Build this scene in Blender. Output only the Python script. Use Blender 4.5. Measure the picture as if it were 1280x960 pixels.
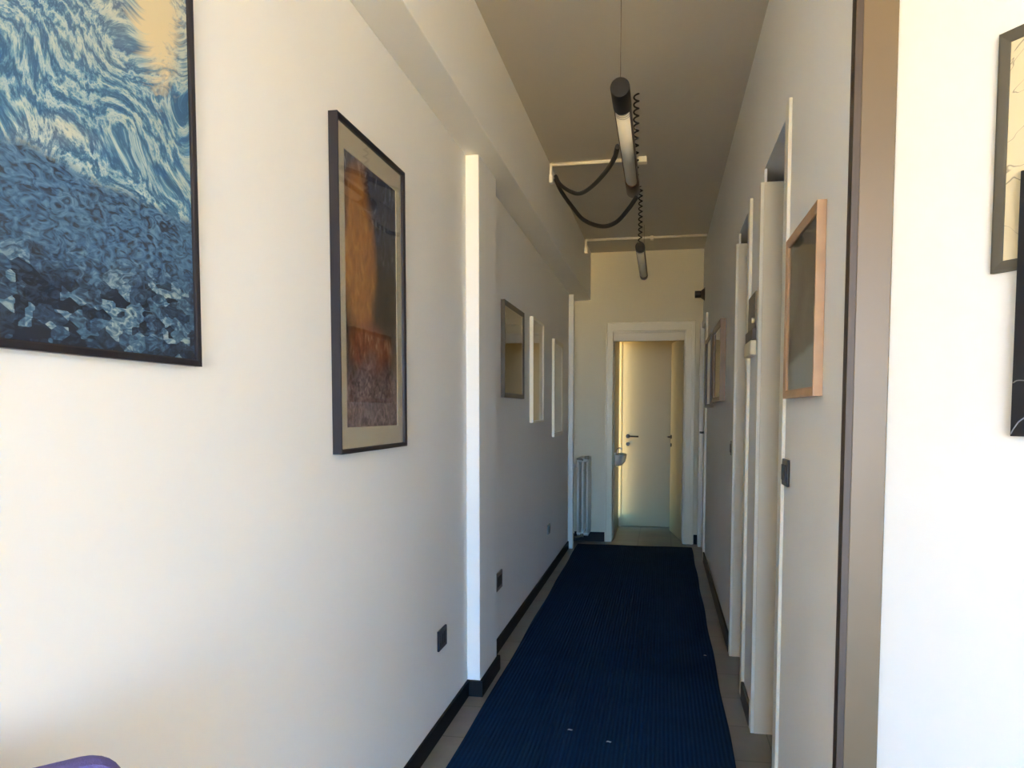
import bpy, bmesh, math, random
from mathutils import Vector, Matrix
random.seed(7)
PI = math.pi
S = bpy.context.scene
for _o in list(bpy.data.objects):
    bpy.data.objects.remove(_o)

# ------------------------------------------------------------------ camera
F = 961.0
cam_d = bpy.data.cameras.new('camera')
cam = bpy.data.objects.new('camera', cam_d)
S.collection.objects.link(cam)
cam.location = (0.88, 0.0, 1.33)
cam.rotation_euler = (math.radians(90 - 3.565), 0, math.radians(10.99))
cam_d.sensor_fit = 'HORIZONTAL'
cam_d.sensor_width = 36.0
cam_d.lens = F / 1280 * 36.0
cam_d.shift_y = (574 - 480) / 1280
cam_d.clip_start = 0.02
S.camera = cam

# ------------------------------------------------------------------ exposure
S.view_settings.view_transform = 'Standard'
S.view_settings.look = 'None'
S.view_settings.exposure = 2.6
S.view_settings.gamma = 1.0
S.view_settings.use_curve_mapping = False
S.cycles.max_bounces = 16
S.cycles.diffuse_bounces = 12
S.cycles.glossy_bounces = 4
S.cycles.transparent_max_bounces = 12
S.cycles.use_denoising = True
S.cycles.sample_clamp_indirect = 6.0
S.cycles.caustics_reflective = False
S.cycles.caustics_refractive = False

# ------------------------------------------------------------------ daylight: cool sky above, sunlit warm ground below
W = bpy.data.worlds.new('daylight')
S.world = W
W.use_nodes = True
nt = W.node_tree
nt.nodes.clear()
wo = nt.nodes.new('ShaderNodeOutputWorld')
bg = nt.nodes.new('ShaderNodeBackground')
tc = nt.nodes.new('ShaderNodeTexCoord')
sx = nt.nodes.new('ShaderNodeSeparateXYZ')
cr = nt.nodes.new('ShaderNodeValToRGB')
mr = nt.nodes.new('ShaderNodeMapRange')
mr.inputs['From Min'].default_value = -1
mr.inputs['From Max'].default_value = 1
nt.links.new(tc.outputs['Generated'], sx.inputs[0])
nt.links.new(sx.outputs['Z'], mr.inputs['Value'])
nt.links.new(mr.outputs[0], cr.inputs['Fac'])
cr.color_ramp.elements[0].position = 0.43
cr.color_ramp.elements[0].color = (0.95, 0.66, 0.25, 1)
cr.color_ramp.elements[1].position = 0.54
cr.color_ramp.elements[1].color = (0.13, 0.435, 0.90, 1)
e = cr.color_ramp.elements.new(0.49); e.color = (0.60, 0.59, 0.55, 1)
nt.links.new(cr.outputs[0], bg.inputs['Color'])
bg.inputs['Strength'].default_value = 6.5
nt.links.new(bg.outputs[0], wo.inputs['Surface'])


def portal(name, loc, rot, sx_, sy_):
    l = bpy.data.lights.new(name, 'AREA')
    l.shape = 'RECTANGLE'; l.size = sx_; l.size_y = sy_
    l.cycles.is_portal = True
    o = bpy.data.objects.new(name, l)
    S.collection.objects.link(o)
    o.location = loc; o.rotation_euler = rot
    return o


WIN = dict(x0=0.10, x1=3.36, z0=0.12, z1=2.80, y=-6.0)
SWX = 1.345 + 3.6 * math.cos(math.radians(55))
portal('window_daylight', ((WIN['x0'] + WIN['x1']) / 2, WIN['y'] - 0.10, (WIN['z0'] + WIN['z1']) / 2),
       (math.radians(90), 0, PI), WIN['x1'] - WIN['x0'], WIN['z1'] - WIN['z0'])
BW = dict(y0=8.832, y1=8.912, z0=0.10, z1=2.16, x=0.37)
portal('bathroom_daylight', (BW['x'] - 0.03, (BW['y0'] + BW['y1']) / 2, (BW['z0'] + BW['z1']) / 2),
       (0, math.radians(-90), 0), BW['z1'] - BW['z0'], BW['y1'] - BW['y0'])

# ------------------------------------------------------------------ materials


def lin(c):
    return tuple(((v / 255) / 12.92 if v / 255 <= 0.04045 else ((v / 255 + 0.055) / 1.055) ** 2.4) for v in c) + (1,)


def mat(name, rgb, rough=0.6, metal=0.0, var=0.0, vscale=6.0, bump=0.0, bscale=40.0, coat=0.0, spec=0.5):
    m = bpy.data.materials.new(name)
    m.use_nodes = True
    n = m.node_tree.nodes; L = m.node_tree.links
    b = n['Principled BSDF']
    b.inputs['Roughness'].default_value = rough
    b.inputs['Metallic'].default_value = metal
    b.inputs['Specular IOR Level'].default_value = spec
    b.inputs['Coat Weight'].default_value = coat
    c = lin(rgb)
    t = n.new('ShaderNodeTexCoord')
    nz = n.new('ShaderNodeTexNoise'); nz.inputs['Scale'].default_value = vscale; nz.inputs['Detail'].default_value = 5
    L.new(t.outputs['Object'], nz.inputs['Vector'])
    r = n.new('ShaderNodeValToRGB')
    r.color_ramp.elements[0].position = 0.3; r.color_ramp.elements[1].position = 0.7
    r.color_ramp.elements[0].color = tuple(v * (1 - var) for v in c[:3]) + (1,)
    r.color_ramp.elements[1].color = tuple(min(1, v * (1 + var)) for v in c[:3]) + (1,)
    L.new(nz.outputs['Fac'], r.inputs['Fac'])
    L.new(r.outputs[0], b.inputs['Base Color'])
    if bump:
        n2 = n.new('ShaderNodeTexNoise'); n2.inputs['Scale'].default_value = bscale; n2.inputs['Detail'].default_value = 4
        L.new(t.outputs['Object'], n2.inputs['Vector'])
        bp = n.new('ShaderNodeBump'); bp.inputs['Strength'].default_value = bump; bp.inputs['Distance'].default_value = 0.01
        L.new(n2.outputs['Fac'], bp.inputs['Height'])
        L.new(bp.outputs[0], b.inputs['Normal'])
    return m


M = {}
M['wall'] = mat('white_plaster', (238, 237, 233), 0.75, var=0.015, vscale=1.5, bump=0.06, bscale=9, spec=0.25)
M['wash'] = mat('darkened_washroom_wall', (150, 140, 116), 0.4, var=0.03)  # wall colour darkened to cut bounced light in the washroom
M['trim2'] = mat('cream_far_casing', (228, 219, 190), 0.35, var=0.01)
M['leaf2'] = mat('darkened_cream_door', (188, 178, 144), 0.45, var=0.015)  # cream paint, darkened to put the washroom's dimness into the doors
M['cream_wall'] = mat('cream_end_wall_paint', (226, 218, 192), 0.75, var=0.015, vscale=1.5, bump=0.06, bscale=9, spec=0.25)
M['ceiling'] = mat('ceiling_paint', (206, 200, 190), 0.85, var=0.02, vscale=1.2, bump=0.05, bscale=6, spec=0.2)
M['trim'] = mat('cream_lacquer', (232, 228, 214), 0.35, var=0.01)
M['lining'] = mat('cream_door_lining', (226, 218, 198), 0.45, var=0.015)
M['post'] = mat('taupe_painted_post', (102, 85, 60), 0.38, var=0.06, vscale=5)
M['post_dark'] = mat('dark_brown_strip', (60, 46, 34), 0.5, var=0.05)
M['base'] = mat('black_baseboard', (20, 20, 23), 0.55, var=0.1, spec=0.2)
M['base_r'] = mat('dark_stone_baseboard', (58, 52, 46), 0.45, var=0.15)
M['black'] = mat('black_plastic', (16, 16, 20), 0.35, var=0.05)
M['navy'] = mat('navy_black_plastic', (20, 24, 40), 0.3, var=0.05)
M['cap'] = mat('black_satin_metal', (15, 12, 13), 0.5, var=0.05, spec=0.3)
M['shell'] = mat('bronze_lamp_shell', (74, 54, 40), 0.35, metal=0.4, var=0.05)
M['diff'] = mat('white_lamp_diffuser', (240, 234, 220), 0.3, var=0.01)
M['cord'] = mat('black_rubber', (14, 12, 12), 0.5)
M['steel'] = mat('steel_wire', (120, 112, 100), 0.35, metal=0.9)
M['cond'] = mat('white_conduit', (238, 230, 214), 0.45)
M['rad'] = mat('white_radiator_enamel', (214, 212, 202), 0.35)
M['brass'] = mat('nickel_valve', (150, 140, 120), 0.3, metal=0.9)
M['purple'] = mat('purple_fabric', (86, 80, 142), 0.8, var=0.06, vscale=90, bump=0.3, bscale=400)
M['f_black'] = mat('black_frame', (30, 28, 36), 0.35)
M['f_dark'] = mat('dark_pewter_frame', (82, 76, 68), 0.4, var=0.08)
M['f_wood'] = mat('light_wood_frame', (186, 150, 116), 0.45, var=0.12, vscale=14)
M['f_gold'] = mat('brown_wood_frame', (122, 92, 60), 0.4, var=0.1)
M['f_white'] = mat('white_frame', (232, 226, 208), 0.4)
M['f_grey'] = mat('charcoal_frame', (84, 80, 70), 0.45, var=0.03)
M['f_brown'] = mat('dark_brown_frame', (56, 42, 34), 0.4, var=0.05)
M['mount'] = mat('cream_mount_board', (214, 204, 178), 0.8)
M['leaf'] = mat('cream_door_leaf', (236, 232, 216), 0.4, var=0.01)
M['ceramic'] = mat('white_ceramic', (220, 216, 204), 0.15, coat=0.5)
M['lint'] = mat('white_lint', (170, 175, 185), 0.9)
M['taupe'] = mat('taupe_panel', (128, 116, 100), 0.5, var=0.05)
M['icream'] = mat('cream_plastic', (222, 214, 190), 0.4)
M['silver'] = mat('grey_socket_plate', (120, 118, 116), 0.4)
M['chrome'] = mat('chrome_leg', (160, 160, 165), 0.25, metal=0.9)


def floor_mat():
    m = bpy.data.materials.new('grey_floor_tiles'); m.use_nodes = True
    n = m.node_tree.nodes; L = m.node_tree.links; b = n['Principled BSDF']
    t = n.new('ShaderNodeTexCoord')
    br = n.new('ShaderNodeTexBrick')
    br.offset = 0.0
    br.inputs['Scale'].default_value = 1.0
    br.inputs['Brick Width'].default_value = 0.33; br.inputs['Row Height'].default_value = 0.33
    br.inputs['Mortar Size'].default_value = 0.0025
    br.inputs['Color1'].default_value = lin((138, 130, 116)); br.inputs['Color2'].default_value = lin((128, 121, 108))
    br.inputs['Mortar'].default_value = lin((92, 86, 78))
    L.new(t.outputs['Object'], br.inputs['Vector'])
    nz = n.new('ShaderNodeTexNoise'); nz.inputs['Scale'].default_value = 7; nz.inputs['Detail'].default_value = 8
    L.new(t.outputs['Object'], nz.inputs['Vector'])
    mx = n.new('ShaderNodeMixRGB'); mx.blend_type = 'OVERLAY'; mx.inputs['Fac'].default_value = 0.35
    L.new(br.outputs['Color'], mx.inputs[1]); L.new(nz.outputs['Color'], mx.inputs[2])
    hs = n.new('ShaderNodeHueSaturation'); hs.inputs['Saturation'].default_value = 0.6
    L.new(mx.outputs[0], hs.inputs['Color']); L.new(hs.outputs[0], b.inputs['Base Color'])
    b.inputs['Roughness'].default_value = 0.42
    return m


def rug_mat():
    m = bpy.data.materials.new('blue_ribbed_carpet'); m.use_nodes = True
    n = m.node_tree.nodes; L = m.node_tree.links; b = n['Principled BSDF']
    t = n.new('ShaderNodeTexCoord')
    w = n.new('ShaderNodeTexWave'); w.wave_type = 'BANDS'; w.bands_direction = 'X'
    w.inputs['Scale'].default_value = 18.0; w.inputs['Distortion'].default_value = 0.0
    L.new(t.outputs['Object'], w.inputs['Vector'])
    nz = n.new('ShaderNodeTexNoise'); nz.inputs['Scale'].default_value = 3.0; nz.inputs['Detail'].default_value = 8
    nz.inputs['Roughness'].default_value = 0.7
    L.new(t.outputs['Object'], nz.inputs['Vector'])
    r = n.new('ShaderNodeValToRGB')
    r.color_ramp.elements[0].color = lin((4, 27, 54)); r.color_ramp.elements[1].color = lin((14, 52, 90))
    ad = n.new('ShaderNodeMath'); ad.operation = 'MULTIPLY_ADD'
    ad.inputs[1].default_value = 0.32
    sc = n.new('ShaderNodeMath'); sc.operation = 'MULTIPLY'; sc.inputs[1].default_value = 0.7
    L.new(nz.outputs['Fac'], sc.inputs[0])
    L.new(w.outputs['Fac'], ad.inputs[0]); L.new(sc.outputs[0], ad.inputs[2])
    L.new(ad.outputs[0], r.inputs['Fac']); L.new(r.outputs[0], b.inputs['Base Color'])
    n2 = n.new('ShaderNodeTexNoise'); n2.inputs['Scale'].default_value = 260
    L.new(t.outputs['Object'], n2.inputs['Vector'])
    a2 = n.new('ShaderNodeMath'); a2.operation = 'MULTIPLY_ADD'; a2.inputs[1].default_value = 0.4
    L.new(n2.outputs['Fac'], a2.inputs[0]); L.new(w.outputs['Fac'], a2.inputs[2])
    bp = n.new('ShaderNodeBump'); bp.inputs['Strength'].default_value = 0.7; bp.inputs['Distance'].default_value = 0.004
    L.new(a2.outputs[0], bp.inputs['Height']); L.new(bp.outputs[0], b.inputs['Normal'])
    b.inputs['Roughness'].default_value = 0.95
    b.inputs['Specular IOR Level'].default_value = 0.1
    return m


def glass_mat(name, refl=1.0, tint=(1, 1, 1, 1), rough=0.03):
    m = bpy.data.materials.new(name); m.use_nodes = True
    n = m.node_tree.nodes; L = m.node_tree.links
    n.clear()
    o = n.new('ShaderNodeOutputMaterial')
    tr = n.new('ShaderNodeBsdfTransparent'); tr.inputs[0].default_value = tint
    gl = n.new('ShaderNodeBsdfGlossy'); gl.inputs['Roughness'].default_value = rough
    fr = n.new('ShaderNodeFresnel'); fr.inputs['IOR'].default_value = 1.5
    mu = n.new('ShaderNodeMath'); mu.operation = 'MULTIPLY'; mu.inputs[1].default_value = refl; mu.use_clamp = True
    mx = n.new('ShaderNodeMixShader')
    L.new(fr.outputs[0], mu.inputs[0]); L.new(mu.outputs[0], mx.inputs[0])
    L.new(tr.outputs[0], mx.inputs[1]); L.new(gl.outputs[0], mx.inputs[2])
    L.new(mx.outputs[0], o.inputs[0])
    return m


def art(name, build):
    m = bpy.data.materials.new(name); m.use_nodes = True
    n = m.node_tree.nodes; L = m.node_tree.links; b = n['Principled BSDF']
    b.inputs['Roughness'].default_value = 0.55
    t = n.new('ShaderNodeTexCoord')
    c = build(n, L, t.outputs['Object'])
    L.new(c, b.inputs['Base Color'])
    return m


def nmath(n, L, op, a, b_=None, c=None, clamp=False):
    k = n.new('ShaderNodeMath'); k.operation = op; k.use_clamp = clamp
    for i, v in enumerate((a, b_, c)):
        if v is None: continue
        if isinstance(v, (int, float)): k.inputs[i].default_value = v
        else: L.new(v, k.inputs[i])
    return k.outputs[0]


def nmix(n, L, f, a, b_):
    k = n.new('ShaderNodeMixRGB')
    for i, v in enumerate((f, a, b_)):
        if isinstance(v, (int, float)): k.inputs[i].default_value = v
        elif isinstance(v, tuple): k.inputs[i].default_value = v
        else: L.new(v, k.inputs[i])
    return k.outputs[0]


def nramp(n, L, f, stops):
    r = n.new('ShaderNodeValToRGB')
    el = r.color_ramp.elements
    while len(el) > 1: el.remove(el[-1])
    el[0].position = stops[0][0]; el[0].color = lin(stops[0][1])
    for p, c in stops[1:]:
        x = el.new(p); x.color = lin(c)
    L.new(f, r.inputs[0])
    return r.outputs[0]


def nnoise(n, L, vec, scale, detail=4, dist=0.0, stretch=(1, 1, 1), rot=(0, 0, 0)):
    mp = n.new('ShaderNodeMapping'); mp.inputs['Scale'].default_value = stretch; mp.inputs['Rotation'].default_value = rot
    L.new(vec, mp.inputs['Vector'])
    z = n.new('ShaderNodeTexNoise'); z.inputs['Scale'].default_value = scale; z.inputs['Detail'].default_value = detail
    z.inputs['Distortion'].default_value = dist
    L.new(mp.outputs[0], z.inputs['Vector'])
    return z


def blob(n, L, x, z, cx, cz, rx, rz, warp=None, amt=0.0):
    dx = nmath(n, L, 'DIVIDE', nmath(n, L, 'SUBTRACT', x, cx), rx)
    dz = nmath(n, L, 'DIVIDE', nmath(n, L, 'SUBTRACT', z, cz), rz)
    d = nmath(n, L, 'SQRT', nmath(n, L, 'ADD', nmath(n, L, 'POWER', nmath(n, L, 'ABSOLUTE', dx), 2.0), nmath(n, L, 'POWER', nmath(n, L, 'ABSOLUTE', dz), 2.0)))
    if warp is not None:
        d = nmath(n, L, 'MULTIPLY_ADD', warp, amt, d)
    return nmath(n, L, 'SUBTRACT', 1.0 + amt * 0.5, d, clamp=True)


def sep(n, L, vec):
    s = n.new('ShaderNodeSeparateXYZ'); L.new(vec, s.inputs[0])
    return s.outputs['X'], s.outputs['Z']


def art_blue(n, L, vec):
    # loose abstract brushwork in blues over a dark patchwork foot; local x along wall, z up from the frame's foot
    x, z = sep(n, L, vec)
    warp = nnoise(n, L, vec, 2.6, 2, 0.0)
    vm = n.new('ShaderNodeVectorMath'); vm.operation = 'MULTIPLY_ADD'
    L.new(warp.outputs['Color'], vm.inputs[0]); vm.inputs[1].default_value = (0.55, 0.0, 0.55); L.new(vec, vm.inputs[2])
    w = n.new('ShaderNodeTexWave'); w.wave_type = 'BANDS'; w.bands_direction = 'Z'
    w.inputs['Scale'].default_value = 9; w.inputs['Distortion'].default_value = 9.0; w.inputs['Detail'].default_value = 6
    w.inputs['Detail Scale'].default_value = 6.0; w.inputs['Detail Roughness'].default_value = 0.7
    L.new(vm.outputs[0], w.inputs['Vector'])
    strokes = nnoise(n, L, vm.outputs[0], 26, 4, 1.2, (1.0, 1, 3.2))
    f = nmath(n, L, 'ADD', nmath(n, L, 'MULTIPLY', w.outputs['Fac'], 0.55), nmath(n, L, 'MULTIPLY', strokes.outputs['Fac'], 0.5))
    sky = nramp(n, L, f, [(0.24, (52, 92, 130)), (0.42, (76, 124, 156)), (0.62, (108, 150, 172)), (0.84, (178, 192, 186))])
    big = nnoise(n, L, vec, 3.0, 2, 0.6, (1, 1, 1.4))
    pale = nmath(n, L, 'MULTIPLY', nmath(n, L, 'SUBTRACT', big.outputs['Fac'], 0.50, clamp=True), 4.0, clamp=True)
    sky = nmix(n, L, nmath(n, L, 'MULTIPLY', pale, nmath(n, L, 'MULTIPLY_ADD', f, 1.1, -0.05, clamp=True), clamp=True), sky, lin((214, 208, 178)))
    for (cx_, cz_, rx, rz) in ((0.36, 0.62, 0.075, 0.16), (0.155, 0.66, 0.055, 0.09), (-0.12, 0.47, 0.10, 0.13)):
        g = blob(n, L, x, z, cx_, cz_, rx, rz, strokes.outputs['Fac'], 1.3)
        sky = nmix(n, L, nmath(n, L, 'MULTIPLY', g, 2.2, clamp=True), sky, lin((216, 200, 160)))
    st2 = nnoise(n, L, vec, 34, 3, 2.0, (1, 1, 2.0))
    vor = n.new('ShaderNodeTexVoronoi'); vor.inputs['Scale'].default_value = 30; vor.distance = 'MANHATTAN'
    mp = n.new('ShaderNodeMapping'); mp.inputs['Scale'].default_value = (1, 1, 1.7); L.new(vec, mp.inputs['Vector']); L.new(mp.outputs[0], vor.inputs['Vector'])
    vs = n.new('ShaderNodeSeparateColor'); L.new(vor.outputs['Color'], vs.inputs[0])
    ft = nmath(n, L, 'ADD', nmath(n, L, 'MULTIPLY', vs.outputs[0], 0.40), nmath(n, L, 'MULTIPLY', st2.outputs['Fac'], 0.62))
    foot = nramp(n, L, ft, [(0.36, (26, 34, 50)), (0.52, (46, 68, 94)), (0.64, (70, 106, 132)), (0.78, (148, 166, 168))])
    hill = nramp(n, L, st2.outputs['Fac'], [(0.35, (48, 56, 72)), (0.5, (62, 98, 132)), (0.68, (92, 128, 156))])
    edge = nnoise(n, L, vec, 3.2, 2, 0.3)
    hz = nmath(n, L, 'MULTIPLY_ADD', edge.outputs['Fac'], 0.13, nmath(n, L, 'MULTIPLY', z, -1.0))
    k1 = nmath(n, L, 'MULTIPLY', nmath(n, L, 'ADD', hz, 0.225), 60.0, clamp=True)
    k2 = nmath(n, L, 'MULTIPLY', nmath(n, L, 'ADD', hz, 0.11), 14.0, clamp=True)
    return nmix(n, L, k2, nmix(n, L, k1, sky, hill), foot)


def art_ochre(n, L, vec):
    x, z = sep(n, L, vec)
    st = nnoise(n, L, vec, 22, 5, 1.0, (1.6, 1, 0.8))
    warp = nnoise(n, L, vec, 5, 3, 0.5)
    dark = nramp(n, L, st.outputs['Fac'], [(0.3, (34, 32, 40)), (0.5, (58, 66, 90)), (0.60, (80, 94, 124)), (0.68, (176, 184, 190))])
    grn = nramp(n, L, st.outputs['Fac'], [(0.3, (34, 30, 30)), (0.6, (78, 66, 52))])
    mau = nramp(n, L, nnoise(n, L, vec, 60, 3, 0.6).outputs['Fac'], [(0.35, (84, 66, 68)), (0.5, (132, 110, 112)), (0.7, (182, 162, 156))])
    och = nramp(n, L, st.outputs['Fac'], [(0.3, (150, 92, 48)), (0.55, (196, 134, 70)), (0.75, (222, 172, 98))])
    rus = nramp(n, L, st.outputs['Fac'], [(0.3, (110, 56, 38)), (0.55, (160, 92, 62)), (0.75, (214, 180, 150))])
    zz = nmath(n, L, 'MULTIPLY_ADD', warp.outputs['Fac'], 0.16, z)
    c = nmix(n, L, nmath(n, L, 'MULTIPLY', nmath(n, L, 'SUBTRACT', zz, 0.62), 8.0, clamp=True), grn, dark)
    o = blob(n, L, x, z, -0.09, 0.55, 0.15, 0.30, warp.outputs['Fac'], 0.9)
    c = nmix(n, L, nmath(n, L, 'MULTIPLY', o, 3.0, clamp=True), c, och)
    o2 = blob(n, L, x, z, -0.02, 0.30, 0.22, 0.10, warp.outputs['Fac'], 0.8)
    c = nmix(n, L, nmath(n, L, 'MULTIPLY', o2, 3.0, clamp=True), c, rus)
    c = nmix(n, L, nmath(n, L, 'MULTIPLY', nmath(n, L, 'SUBTRACT', 0.37, zz), 12.0, clamp=True), c, mau)
    return c


def art_teal(n, L, vec):
    x, z = sep(n, L, vec)
    w = nnoise(n, L, vec, 5, 4, 0.6)
    c = nramp(n, L, w.outputs['Fac'], [(0.3, (72, 68, 62)), (0.5, (96, 92, 82)), (0.7, (124, 120, 110))])
    pale = lin((168, 176, 172))
    zz = nmath(n, L, 'ADD', nmath(n, L, 'MULTIPLY', w.outputs['Fac'], 0.04), z)
    k = nmath(n, L, 'MULTIPLY', nmath(n, L, 'SUBTRACT', nmath(n, L, 'MULTIPLY_ADD', x, 0.10, 0.145), zz), 60, clamp=True)
    return nmix(n, L, k, c, pale)


def art_dim(cols):
    def f(n, L, vec):
        w = nnoise(n, L, vec, 6, 4, 0.5)
        return nramp(n, L, w.outputs['Fac'], [(0.3, cols[0]), (0.7, cols[1])])
    return f


def art_sketch(n, L, vec):
    v = nnoise(n, L, vec, 7, 3, 1.5)
    a = nmath(n, L, 'ABSOLUTE', nmath(n, L, 'SUBTRACT', v.outputs['Fac'], 0.5))
    line = nmath(n, L, 'MULTIPLY', nmath(n, L, 'SUBTRACT', 0.006, a), 200, clamp=True)
    return nmix(n, L, line, lin((222, 208, 172)), lin((150, 140, 118)))


M['floor'] = floor_mat()
M['rug'] = rug_mat()
M['glass'] = glass_mat('picture_glass', 0.3)
M['mirror_glass'] = glass_mat('reflective_picture_glass', 1.6)
M['pane'] = glass_mat('window_glass', 0.5, (1.0, 0.90, 0.70, 1))  # warm tint added to colour the glow on the inner door
M['a_blue'] = art('blue_brushwork_print', art_blue)
M['a_ochre'] = art('ochre_and_slate_print', art_ochre)
M['a_teal'] = art('grey_green_print', art_teal)
M['a_dim'] = art('dim_grey_print', art_dim([(70, 68, 62), (104, 100, 92)]))
M['a_dim2'] = art('dim_olive_print', art_dim([(104, 98, 80), (140, 132, 112)]))
M['a_glint'] = art('painted_glint_print', art_dim([(240, 214, 120), (252, 234, 160)]))  # yellow glint on the picture put into the print colour
M['a_sketch'] = art('cream_line_drawing', art_sketch)
M['a_black'] = mat('black_panel_face', (20, 20, 26), 0.4, var=0.1)
M['line'] = mat('pale_line_paint', (130, 132, 140), 0.5)

# ------------------------------------------------------------------ mesh helpers


def mkobj(name, bm, m, parent=None, smooth=False, bevel=0.0, seg=2):
    me = bpy.data.meshes.new(name)
    bmesh.ops.recalc_face_normals(bm, faces=bm.faces[:])
    bm.to_mesh(me); bm.free()
    for mm in (m if isinstance(m, (list, tuple)) else [m]):
        me.materials.append(mm)
    if smooth:
        for p in me.polygons: p.use_smooth = True
    o = bpy.data.objects.new(name, me)
    S.collection.objects.link(o)
    if parent is not None: o.parent = parent
    if bevel > 0:
        b = o.modifiers.new('bevel', 'BEVEL'); b.width = bevel; b.segments = seg; b.limit_method = 'ANGLE'
        b.angle_limit = math.radians(40)
    return o


def bx(bm, x0, x1, y0, y1, z0, z1, mi=0):
    vs = [bm.verts.new(p) for p in ((x0, y0, z0), (x1, y0, z0), (x1, y1, z0), (x0, y1, z0), (x0, y0, z1), (x1, y0, z1), (x1, y1, z1), (x0, y1, z1))]
    for f in ((0, 3, 2, 1), (4, 5, 6, 7), (0, 1, 5, 4), (1, 2, 6, 5), (2, 3, 7, 6), (3, 0, 4, 7)):
        fc = bm.faces.new([vs[i] for i in f]); fc.material_index = mi
    return vs


def hexa(bm, pts):
    vs = [bm.verts.new(p) for p in pts]
    for f in ((0, 3, 2, 1), (4, 5, 6, 7), (0, 1, 5, 4), (1, 2, 6, 5), (2, 3, 7, 6), (3, 0, 4, 7)):
        bm.faces.new([vs[i] for i in f])


def tube(bm, pts, r, seg=10, mi=0):
    pts = [Vector(p) for p in pts]
    rr = r if isinstance(r, (list, tuple)) else [r] * len(pts)
    t = (pts[1] - pts[0]).normalized()
    ref = Vector((0, 0, 1)) if abs(t.z) < 0.9 else Vector((1, 0, 0))
    nrm = t.cross(ref).normalized()
    rings = []
    for i, p in enumerate(pts):
        if i == 0: tt = pts[1] - pts[0]
        elif i == len(pts) - 1: tt = pts[-1] - pts[-2]
        else: tt = pts[i + 1] - pts[i - 1]
        tt.normalize()
        nrm = (nrm - tt * nrm.dot(tt)).normalized()
        bn = tt.cross(nrm)
        rings.append([bm.verts.new(p + (nrm * math.cos(2 * PI * k / seg) + bn * math.sin(2 * PI * k / seg)) * rr[i]) for k in range(seg)])
    for a, b in zip(rings, rings[1:]):
        for k in range(seg):
            f = bm.faces.new((a[k], a[(k + 1) % seg], b[(k + 1) % seg], b[k])); f.material_index = mi; f.smooth = True
    bm.faces.new(list(reversed(rings[0]))).material_index = mi
    bm.faces.new(rings[-1]).material_index = mi


def spline(ctrl, n=14):
    c = [Vector(p) for p in ctrl]
    c = [c[0] * 2 - c[1]] + c + [c[-1] * 2 - c[-2]]
    out = []
    for i in range(1, len(c) - 2):
        for k in range(n):
            t = k / n
            out.append(0.5 * ((2 * c[i]) + (-c[i - 1] + c[i + 1]) * t + (2 * c[i - 1] - 5 * c[i] + 4 * c[i + 1] - c[i + 2]) * t * t + (-c[i - 1] + 3 * c[i] - 3 * c[i + 1] + c[i + 2]) * t ** 3))
    out.append(c[-2])
    return out


def thing(name, label, cat, loc=(0, 0, 0), rz=0.0, group=None):
    o = bpy.data.objects.new(name, None)
    S.collection.objects.link(o)
    o.empty_display_size = 0.05
    o.location = loc; o.rotation_euler = (0, 0, rz)
    o['label'] = label; o['category'] = cat
    if group: o['group'] = group
    return o


def tag(o, label, cat, group=None):
    o['label'] = label; o['category'] = cat
    if group: o['group'] = group
    return o


def struct(o, label=None, cat='structure'):
    o['kind'] = 'structure'
    if label: o['label'] = label; o['category'] = cat
    return o


def cyl(bm, c, r, h, axis='Z', seg=24, mi=0, r2=None):
    r2 = r if r2 is None else r2
    ax = {'X': Vector((1, 0, 0)), 'Y': Vector((0, 1, 0)), 'Z': Vector((0, 0, 1))}[axis]
    c = Vector(c)
    tube(bm, [c - ax * h / 2, c + ax * h / 2], [r, r2], seg, mi)


# ------------------------------------------------------------------ the shell
WX = 1.27      # corridor side of the right wall
TH = 0.14
CZ = 2.92
YF = 7.85
ANG = math.radians(55)
P0 = Vector((1.345, 1.74))
DX = Vector((math.cos(ANG), -math.sin(ANG)))
NB = Vector((math.sin(ANG), math.cos(ANG)))      # away from the viewer
LA = 3.6
PE = P0 + DX * LA
YR = WIN['y']

bm = bmesh.new(); bx(bm, -0.12, SWX + 0.12, YR - 0.12, 9.1, -0.10, 0.0)
struct(mkobj('floor', bm, M['floor']), 'grey beige stone tile floor of the corridor', 'floor')
bm = bmesh.new(); bx(bm, -0.12, SWX + 0.12, YR - 0.12, 9.1, CZ, CZ + 0.10)
struct(mkobj('ceiling', bm, M['ceiling']), 'shaded off-white ceiling over the corridor', 'ceiling')
bm = bmesh.new(); bx(bm, -0.12, 0.0, YR - 0.12, YF + 0.12, 0, CZ)
struct(mkobj('wall_left', bm, M['wall']), 'long white plaster wall on the left', 'wall')
# beam along the left wall under the ceiling
bm = bmesh.new()
ya, yb = YR, YF
hexa(bm, [(0, ya, 2.55), (0.128, ya, 2.55), (0.165, yb, 2.445), (0, yb, 2.445), (0, ya, CZ), (0.128, ya, CZ), (0.165, yb, CZ), (0, yb, CZ)])
struct(mkobj('trim_1', bm, M['wall'], bevel=0.004), 'plastered beam running under the ceiling along the left wall', 'beam')
# pilaster on the left wall
bm = bmesh.new(); bx(bm, 0, 0.062, 3.43, 3.80, 0, 2.50)
struct(mkobj('trim_2', bm, M['wall'], bevel=0.004), 'white pilaster standing out from the left wall', 'pilaster')

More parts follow.
